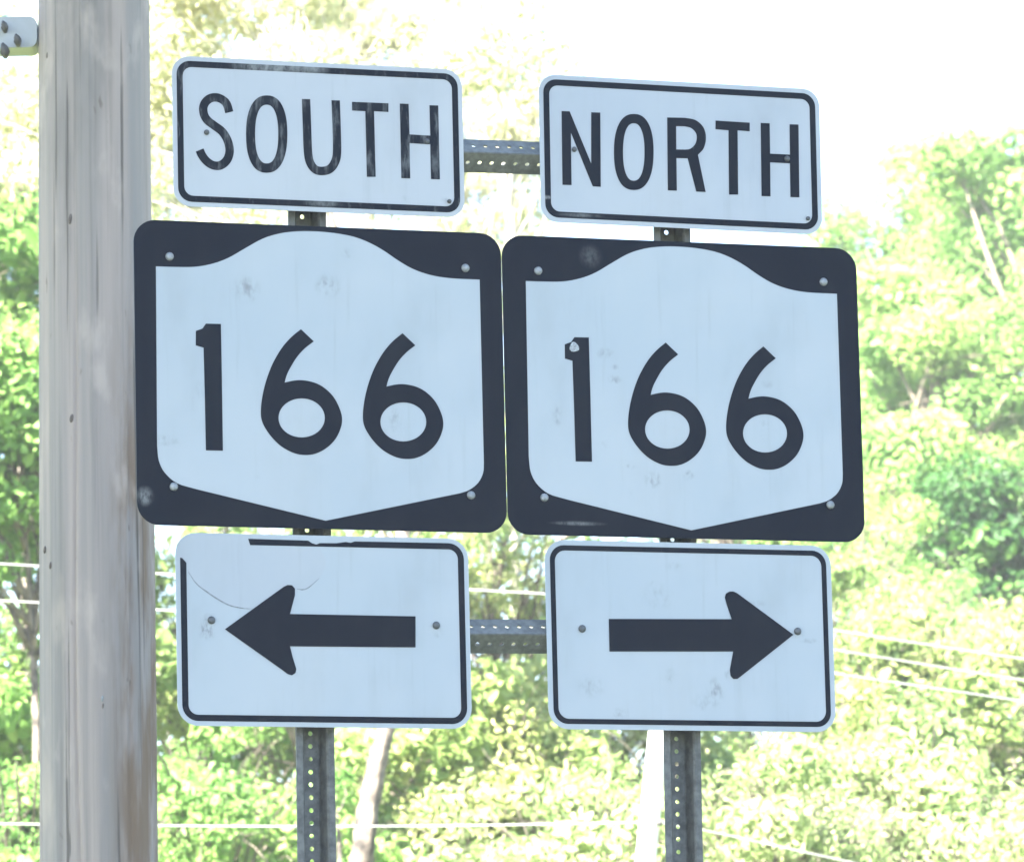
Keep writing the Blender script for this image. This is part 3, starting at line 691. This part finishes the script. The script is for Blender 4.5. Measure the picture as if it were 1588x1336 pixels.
GREEN = leaf_mat('spring_leaves', (0.10, 0.23, 0.055, 1), (0.195, 0.345, 0.09, 1), (0.30, 0.42, 0.12, 1), 0.46)
PALE = leaf_mat('pale_young_leaves', (0.38, 0.40, 0.19, 1), (0.46, 0.47, 0.27, 1), (0.52, 0.50, 0.34, 1), 0.5)
GAP_DARK = leaf_mat('gap_shade_leaves', (0.018, 0.065, 0.015, 1), (0.035, 0.11, 0.02, 1), (0.14, 0.27, 0.05, 1), 0.35)  # dark greens carry the shade of the gap between crowns
SHRUB = leaf_mat('shrub_leaves', (0.11, 0.20, 0.06, 1), (0.24, 0.33, 0.10, 1), (0.40, 0.42, 0.17, 1), 0.46)
DRY = leaf_mat('mixed_scrub_leaves', (0.15, 0.25, 0.09, 1), (0.29, 0.38, 0.15, 1), (0.44, 0.45, 0.26, 1))
SHADE = leaf_mat('summer_leaves', (0.04, 0.075, 0.025, 1), (0.055, 0.095, 0.03, 1), (0.08, 0.12, 0.04, 1), 0.2)
def T(px, py, y, rx, rz, **kw):                         # crown from pixels at distance y; radii in pixels
    s = y/FPX; c = at_y(px, py, y)
    return c, (rx*s, max(rx*s*0.9, 0.7), rz*s)

# the roadside tree that shades the signs
rt1 = make_tree('roadside_tree', 'large leafy tree by the road spreading its crown above the signs', 'tree', None, (-3.75, 9.3, 9.9), (3.9, 3.9, 2.5), 64000, 0.16, SHADE, BARK, 0.24, 170, 0.8, base=(-7.2, 7.4, 0), shell=0.1, up=1.2, limb_r=.3, narrow=0.75)
rt2 = rt1.copy(); col.objects.link(rt2); rt2.location = Vector((rt1.location.x + .3, rt1.location.y - 7.6, rt1.location.z)); rt2.rotation_euler.z = R(14)  # unseen second tree, added to shade the haze and ground before the signs
rt2['label'] = 'unseen leafy tree added along the road to shade the air before the signs'
rt1['group'] = rt2['group'] = 'trees along the road'
for ch in rt1.children:
    c_ = ch.copy(); col.objects.link(c_); c_.parent = rt2
# tall pale tree with the leaning trunk, right behind the SOUTH sign
c, rd = T(350, 120, 30.5, 560, 400)
ty = 29.0
path = [at_y(520, 1560, ty), at_y(552, 1400, ty), at_y(566, 1290, ty), at_y(578, 1215, ty), at_y(598, 1130, ty), at_y(618, 1000, ty+.1), at_y(628, 850, ty+.3), at_y(600, 650, ty+.7), at_y(540, 430, ty+1.1), at_y(470, 200, ty+1.4)]
gz = hgt(path[0].x, ty); dv = (path[0]-path[1]).normalized(); path[0] = path[1] + dv*((gz-.1-path[1].z)/dv.z)
make_tree('pale_tree', 'thinly leaved pale yellow tree with leaning trunk, rising behind the SOUTH sign', 'tree', 'trees on the bank', c, rd, 21000, 0.046, PALE, BARK_PALE, 0.060, 80, 0.22, base=path[0], shell=0.15, trunk_path=path, limb_r=0.14, tint_shift=.12, limb_mat=TWIG)
c, rd = T(800, 120, 36, 140, 330)
make_tree('sparse_tree', 'bare looking young tree with few pale leaves between the SOUTH and NORTH signs', 'tree', 'trees on the bank', c, rd, 3000, 0.045, PALE, TWIG, 0.035, 22, 0.16, shell=0.2, tint_shift=.15)
c, rd = T(-60, 520, 33, 190, 420)
make_tree('leafy_tree', 'bright green leafy tree showing beyond the wooden utility pole', 'tree', 'trees on the bank', c, rd, 11000, 0.07, GREEN, BARK, 0.09, 42, 0.25, shell=0.4, tint_shift=.1)
c, rd = T(280, 150, 46, 330, 300)
make_tree('pale_tree', 'pale yellow green tree in young leaf farther up behind the SOUTH sign', 'tree', 'trees on the bank', c, rd, 26000, 0.055, PALE, TWIG, 0.07, 70, 0.26, shell=0.2, tint_shift=.1, limb_r=.2)
c, rd = T(560, 120, 50, 260, 240)
make_tree('pale_tree', 'faint pale tree top beyond the SOUTH sign, thin against the sky', 'tree', 'trees on the bank', c, rd, 17000, 0.05, PALE, TWIG, 0.06, 60, 0.22, shell=0.15, tint_shift=.15, limb_r=.2)
c, rd = T(720, 260, 49, 230, 260)
make_tree('pale_tree', 'rounded pale tree in young leaf filling the space between SOUTH and NORTH signs', 'tree', 'trees on the bank', c, rd, 17000, 0.05, PALE, TWIG, 0.06, 55, 0.22, shell=0.2, tint_shift=.2, limb_r=.2)
c, rd = T(20, 290, 40, 200, 240)
make_tree('pale_tree', 'pale green tree top showing just past the utility pole', 'tree', 'trees on the bank', c, rd, 10000, 0.055, SHRUB, BARK_PALE, 0.06, 45, 0.22, shell=0.3, tint_shift=.3, limb_r=.2)
# wood on the hill to the right
c, rd = T(1760, 560, 55, 250, 380)
make_tree('maple_tree', 'tall light green tree at the end of the wood past the three wires', 'tree', 'trees on the bank', c, rd, 15000, 0.075, GREEN, BARK, 0.12, 80, 0.36, shell=0.5, up=1.1, tint_shift=.1)
c, rd = T(1475, 370, 56, 115, 180)
make_tree('maple_tree', 'pale green tree top rising over the rounded trees beside the NORTH marker', 'tree', 'trees on the bank', c, rd, 18000, 0.06, GREEN, BARK, 0.08, 60, 0.26, shell=0.4, up=1.1, tint_shift=.2)
c, rd = T(1600, 600, 50, 250, 420)
make_tree('maple_tree', 'tall full crowned light green tree, highest beside the NORTH route marker', 'tree', 'trees on the bank', c, rd, 56000, 0.056, GREEN, BARK, 0.14, 90, 0.36, shell=0.6, up=1.1, tint_shift=.12)
c, rd = T(1440, 740, 47, 180, 330)
make_tree('maple_tree', 'rounded light green tree in front of the tallest one beside the NORTH marker', 'tree', 'trees on the bank', c, rd, 36000, 0.054, GREEN, BARK, 0.11, 60, 0.30, shell=0.6, up=1.1, tint_shift=.2)
c, rd = T(1305, 520, 53, 85, 270)
make_tree('slender_tree', 'slender pale green tree peeping out beside the NORTH sign', 'tree', 'trees on the bank', c, rd, 9000, 0.07, GREEN, BARK, 0.06, 46, 0.24, shell=0.2, up=1.0, tint_shift=.25)
c, rd = T(1570, 350, 53, 130, 150)
make_tree('maple_tree', 'full pale green crown topping the wood over the three wires', 'tree', 'trees on the bank', c, rd, 13000, 0.066, GREEN, BARK, 0.06, 55, 0.25, shell=0.25, up=1.1, tint_shift=.2, limb_r=.2)
c, rd = T(1385, 600, 52, 120, 230)
make_tree('leafy_tree', 'fresh green tree close beside the edge of the NORTH route marker', 'tree', 'trees on the bank', c, rd, 14000, 0.062, GREEN, BARK, 0.07, 55, 0.27, shell=0.35, up=1.1, tint_shift=.1)
c, rd = T(1530, 865, 41.5, 140, 160)  # dark bush put where only a shaded gap between crowns lies
make_tree('gap_shade_bush', 'bush with leaf colour darkened for the shaded gap under the rounded trees', 'bush', 'bushes on the bank', c, rd, 16000, 0.065, GAP_DARK, BARK, 0.03, 60, 0.24, shell=0.15, tint_shift=-.05)
c, rd = T(1120, 760, 52, 330, 330)
make_tree('leafy_tree', 'broad green tree hidden behind the NORTH route marker', 'tree', 'trees on the bank', c, rd, 6000, 0.085, GREEN, BARK, 0.12, 60, 0.36, shell=0.5, tint_shift=.1)
c, rd = T(620, 700, 45, 420, 330)
make_tree('leafy_tree', 'broad yellowish tree hidden behind the SOUTH route marker', 'tree', 'trees on the bank', c, rd, 6000, 0.08, SHRUB, BARK, 0.12, 60, 0.34, shell=0.5, tint_shift=.2)
sp = [at_y(533, 1460, 28.2), at_y(531, 1400, 28.2), at_y(527, 1330, 28.2), at_y(525, 1285, 28.2), at_y(520, 1250, 28.2)]
d_ = (sp[0]-sp[1]).normalized(); sp[0] = sp[1] + d_*((hgt(sp[1].x, 28.2)-.1-sp[1].z)/d_.z)
make_tree('sapling', 'thin pale sapling stem close beside the SOUTH post', 'tree', None, at_y(505, 1215, 28.2), (.14, .2, .12), 220, .05, GREEN, BARK_PALE, .018, 6, .07, base=sp[0], trunk_path=sp, twigs=False)
# shrubs on the bank
SH = [ # px, py, y, rx, rz, n, mat, kind
    (-40, 1010, 31, 230, 260, 8000, GREEN), (40, 1350, 28, 230, 220, 7000, GREEN), (330, 1010, 34, 280, 240, 9000, SHRUB), (320, 1330, 30.2, 200, 190, 8000, GREEN),
    (480, 1180, 33, 200, 200, 6000, GREEN), (770, 980, 33, 190, 230, 8000, SHRUB), (760, 1230, 31, 190, 190, 8500, SHRUB), (900, 1340, 28.5, 190, 190, 6000, DRY),
    (960, 1090, 34, 210, 230, 8000, DRY), (1170, 1290, 29.5, 230, 190, 8000, DRY), (1360, 1090, 36, 200, 200, 8000, SHRUB), (1420, 1310, 31, 230, 190, 9000, DRY),
    (1590, 1180, 34, 200, 230, 9000, SHRUB), (1620, 1400, 29, 220, 200, 7000, DRY), (700, 1440, 30.5, 150, 150, 4500, GREEN), (1300, 930, 40, 190, 190, 9000, GREEN), (1400, 985, 38, 110, 90, 4500, GREEN), (1590, 1010, 37, 120, 90, 4500, SHRUB), (20, 690, 30, 130, 230, 8000, GREEN), (500, 1240, 37, 330, 260, 11000, GREEN), (1250, 1150, 38, 330, 260, 12000, SHRUB), (150, 1180, 36, 260, 260, 10000, GREEN)]
SHN = {GREEN: ('green_bush', 'bright green bush'), SHRUB: ('leafy_shrub', 'yellowish green shrub'), DRY: ('scrub_bush', 'pale straw tinted scrub bush')}
WHERE = ['at the fence wires beyond the utility pole', 'low at the foot of the utility pole', 'behind the left-pointing arrow sign', 'beside the foot of the SOUTH post', 'behind the SOUTH post', 'in the gap between the arrow signs', 'just beyond the leaning trunk', 'leaning at the white fence post', 'behind the white fence post',
         'beside the NORTH post below the right-pointing arrow', 'under the three wires', 'crossed by the slanting wire', 'at the far end of the three wires', 'low beyond the slanting wire', 'at the base of the leaning trunk', 'beneath the rounded trees', 'just above the three wires, beside the shade-dark bush', 'just below the shade-dark bush at the three wires', 'close beside the utility pole at the height of the route markers', 'farther up the bank behind the leaning trunk', 'farther up the bank behind the right-pointing arrow', 'farther up the bank behind the utility pole']
for i, (px, py, y, rx, rz, n, mt) in enumerate(SH):
    c, rd = T(px, py, y, rx, rz)
    make_tree(SHN[mt][0], SHN[mt][1] + ' ' + WHERE[i], 'bush', 'bushes on the bank', c, rd, int(n*1.45), (0.048, 0.040, 0.056, 0.044)[i % 4], mt, BARK_PALE, 0.03, 60, 0.18, stems=34, shell=0.45, up=0.5, limb_r=.5, tint_shift=random.uniform(-.05, .2))
